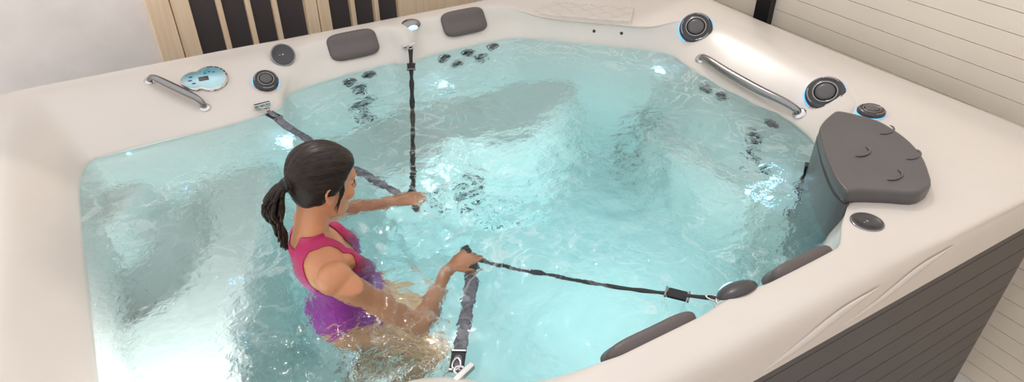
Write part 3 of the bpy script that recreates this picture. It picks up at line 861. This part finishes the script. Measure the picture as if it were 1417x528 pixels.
# ------------------------------------------------------------------ resistance straps
def strap(name, label, pts, kind, hdir, w=.012, grp=None):
    """pts: world points from the anchor to the handle"""
    t = thing(name, label, 'strap', pts[0])
    P = cr(pts, 8); n = len(P)
    rnd = random.Random(len(label))
    if kind == 'sleeve':
        r = []; Q = []
        for i, p in enumerate(P):
            e = min(i, n-1-i); k = sstep(0, 5, e); r.append(.004+.015*k*(.82+.3*rnd.random())); Q.append(p+Vector((0, 0, .003*rnd.uniform(-1, 1))))
        v, f = tube(Q, r, 14, 4, up=(0, 0, 1), flat=.6); obj('bungee_sleeve', v, f, M['sleeve'], t)
    else:
        r = []; Q = []
        for i, p in enumerate(P):
            r.append(w*(.55+.35*abs(math.sin(i*.9))+.15*rnd.random())); Q.append(p)
        v, f = tube(Q, r, 10, 4, up=(0, 0, 1), flat=.35); obj('webbing', v, f, M['webbing'], t)
    # clip at the anchor
    d = (P[2]-P[0]).normalized(); m = frame(P[0], (0, 0, 1), d)
    v, f = tube([m @ Vector(q) for q in ((-.006, 0, 0), (.004, .010, 0), (.022, .009, 0), (.034, 0, 0), (.022, -.009, 0), (.004, -.010, 0), (-.005, -.002, 0))], .0028, 8, 5)
    obj('snap_clip', v, f, M['chrome'], t)
    i = 5 if kind != 'sleeve' else 3
    m = frame(P[i], (0, 0, 1), d)
    o = MB().add(box(-.028, .028, -.019, .019, -.005, .005), m).obj('buckle', M['webbing'], t, smooth=False, bevel=.003)
    for q in (-.036, .029): MB().add(box(q, q+.007, -.021, .021, -.004, .006), m).obj('slider', M['satin'], o, smooth=False, bevel=.002)
    if hdir is not None:
        v, f = tube([P[-1]-hdir*.055, P[-1], P[-1]+hdir*.055], .0135, 14, 4); h = obj('handle', v, f, M['webbing'], t)
    return t
def W3(lp): return BM @ lp
def grip(wr, hd): return W3(wr + hd.normalized()*.092 + Vector((0, 0, -.022)))
GR = grip(WRR, HDR); GL = grip(WRL, HDL)
latR = Vector((.2, 1, 0)).normalized(); latL = Vector((.3, 1, 0)).normalized()
def way(a, b, sag, n=4, side=0):
    return [a.lerp(b, i/n)+Vector((0, 0, -sag*math.sin(PI*i/n)))+Vector((side*math.sin(PI*i/n), 0, 0)) for i in range(n+1)]
strap('resistance_strap', 'grey sleeved bungee strap from the far wall anchor behind the head', way(A1, GL+Vector((0, .02, -.03)), .03), 'sleeve', None)
strap('resistance_strap', 'thin black strap running from the anchor below the eye-shaped light to the far hand', way(A2, GL+Vector((0, 0, 0)), .03, side=0), 'web', latL)
strap('resistance_strap', 'thick grey sleeved strap running from the near hand down to the bottom edge', way(A3, GR+Vector((-.0, -.02, -.03)), .03), 'sleeve', None)
strap('resistance_strap', 'long black strap with buckle stretched from near hand to the near rim', way(A4, GR+Vector((0, 0, 0)), .012), 'web', latR, w=.010)

# ------------------------------------------------------------------ the place around
def struct(name, vf, m, parent=None, bevel=0):
    o = obj(name, vf[0], vf[1], m, parent, smooth=False, bevel=bevel)
    if not parent: o['kind'] = 'structure'
    return o
struct('floor', box(-3.5, 3.2, -1.35, 4.0, GZ-.05, GZ), M['floor'])
_b = MB().add(box(-3.5, .085, 3.8, 3.92, GZ, 1.6)).add(box(1.95, 3.2, 3.8, 3.92, GZ, 1.6)).add(box(.085, 1.95, 3.8, 3.92, 1.3, 2.4))
struct('wall_back', (_b.v, _b.f), M['stone'])
struct('wall_front_blocker', box(-3.5, 3.2, -1.35, -1.23, GZ, 2.4), M['stone'])  # unseen wall behind the camera, added to cut sky light on the near rim
win = bpy.data.objects.new('window_1', None); COL.objects.link(win); win.location = (.085, 3.8, GZ); win['kind'] = 'structure'
PINV['window_1'] = Matrix.Translation(win.location).inverted()
def wpart(n, bx, m, bev=.004): return obj(n, *bx, m, win, smooth=False, bevel=bev)
z0, z1 = GZ, 1.3
for a, b, d in ((.085, .193, .0), (.197, .284, .012), (.866, .93, .0), (.934, 1.0, .0)): wpart('frame_post', box(a, b, 3.77+d, 3.88, z0, z1), M['wood'])
for a, b in ((.412, .438), (.556, .582), (1.127, 1.153), (1.27, 1.296)): wpart('mullion', box(a, b, 3.785, 3.86, z0, z1), M['wood'])
for a, b in ((.284, .412), (.438, .556), (.582, .70), (.70, .866), (1.0, 1.127), (1.153, 1.27), (1.296, 1.42)):
    wpart('pane', box(a, b, 3.83, 3.85, z0, z1), M['glass_dark'], 0)
wpart('mullion', box(.694, .72, 3.785, 3.86, z0, z1), M['wood'])
wpart('frame_post', box(1.42, 1.95, 3.79, 3.88, z0, z1), M['wood'])
# siding wall: horizontal boards with thin dark joints
b = MB(); z = GZ
pitch = .0865
k0 = math.floor((GZ-.005)/pitch)
for k in range(k0, 27):
    a = .005+k*pitch; a0 = max(a, GZ)
    b.add(box(3.10, 3.16, -1.23, 3.8, a0+.0014, a+pitch-.0014))
struct('wall_right', (b.v, b.f), M['siding'])
struct('trim_1', box(3.112, 3.17, -1.23, 3.8, GZ, 2.4), M['groove'])
struct('trim_2', box(3.06, 3.10, 2.42, 2.52, GZ, 1.56), M['dark2'])

# ------------------------------------------------------------------ light
def area(name, loc, rot, sx, sy, e, col=(1, 1, 1)):
    l = bpy.data.lights.new(name, 'AREA'); l.shape = 'RECTANGLE'; l.size = sx; l.size_y = sy; l.energy = e; l.color = col
    o = bpy.data.objects.new(name, l); COL.objects.link(o); o.location = loc; o.rotation_euler = rot; return o
w = bpy.data.worlds.new('world'); S.world = w; w.use_nodes = True
w.node_tree.nodes['Background'].inputs['Color'].default_value = (.97, .98, 1, 1); w.node_tree.nodes['Background'].inputs['Strength'].default_value = 1.08
sun = bpy.data.lights.new('sun', 'SUN'); sun.energy = .66; sun.angle = math.radians(3); sun.color = (1, .95, .88)
so = bpy.data.objects.new('sun', sun); COL.objects.link(so)
so.rotation_euler = Vector((.22, .80, 1.0)).to_track_quat('Z', 'Y').to_euler()
for x in (-.25, -.05, 1.15, 1.35, 1.57):  # unseen fill lights without fixtures, added to brighten the tub under water
    a = area('underwater_fill', (x, 1.19 if x < .4 else 1.02, -.34 if x > .4 else -.11), (math.radians(68 if x > .4 else 80), 0, 0), .34, .12, 3.9 if x > .5 else 4.0, (.97, 1, 1)); a.rotation_euler.z = 0 if x > .4 else math.radians(22); a.data.spread = math.radians(125)
for px in ((385, 190), (605, 112), (603, 232), (925, 95), (1078, 262), (1090, 238)):
    l, n = hit_under(*px)
    p = bpy.data.lights.new('tub_light', 'POINT'); p.energy = .08; p.color = (.40, .72, 1); p.shadow_soft_size = .03
    o = bpy.data.objects.new('tub_light', p); COL.objects.link(o); o.location = l+n*.06
vs = S.view_settings; S.display_settings.display_device = 'sRGB'
vs.view_transform = 'Standard'; vs.look = 'None'; vs.exposure = .13; vs.gamma = 1; vs.use_curve_mapping = False
S.cycles.max_bounces = 12; S.cycles.transmission_bounces = 10; S.cycles.caustics_refractive = True
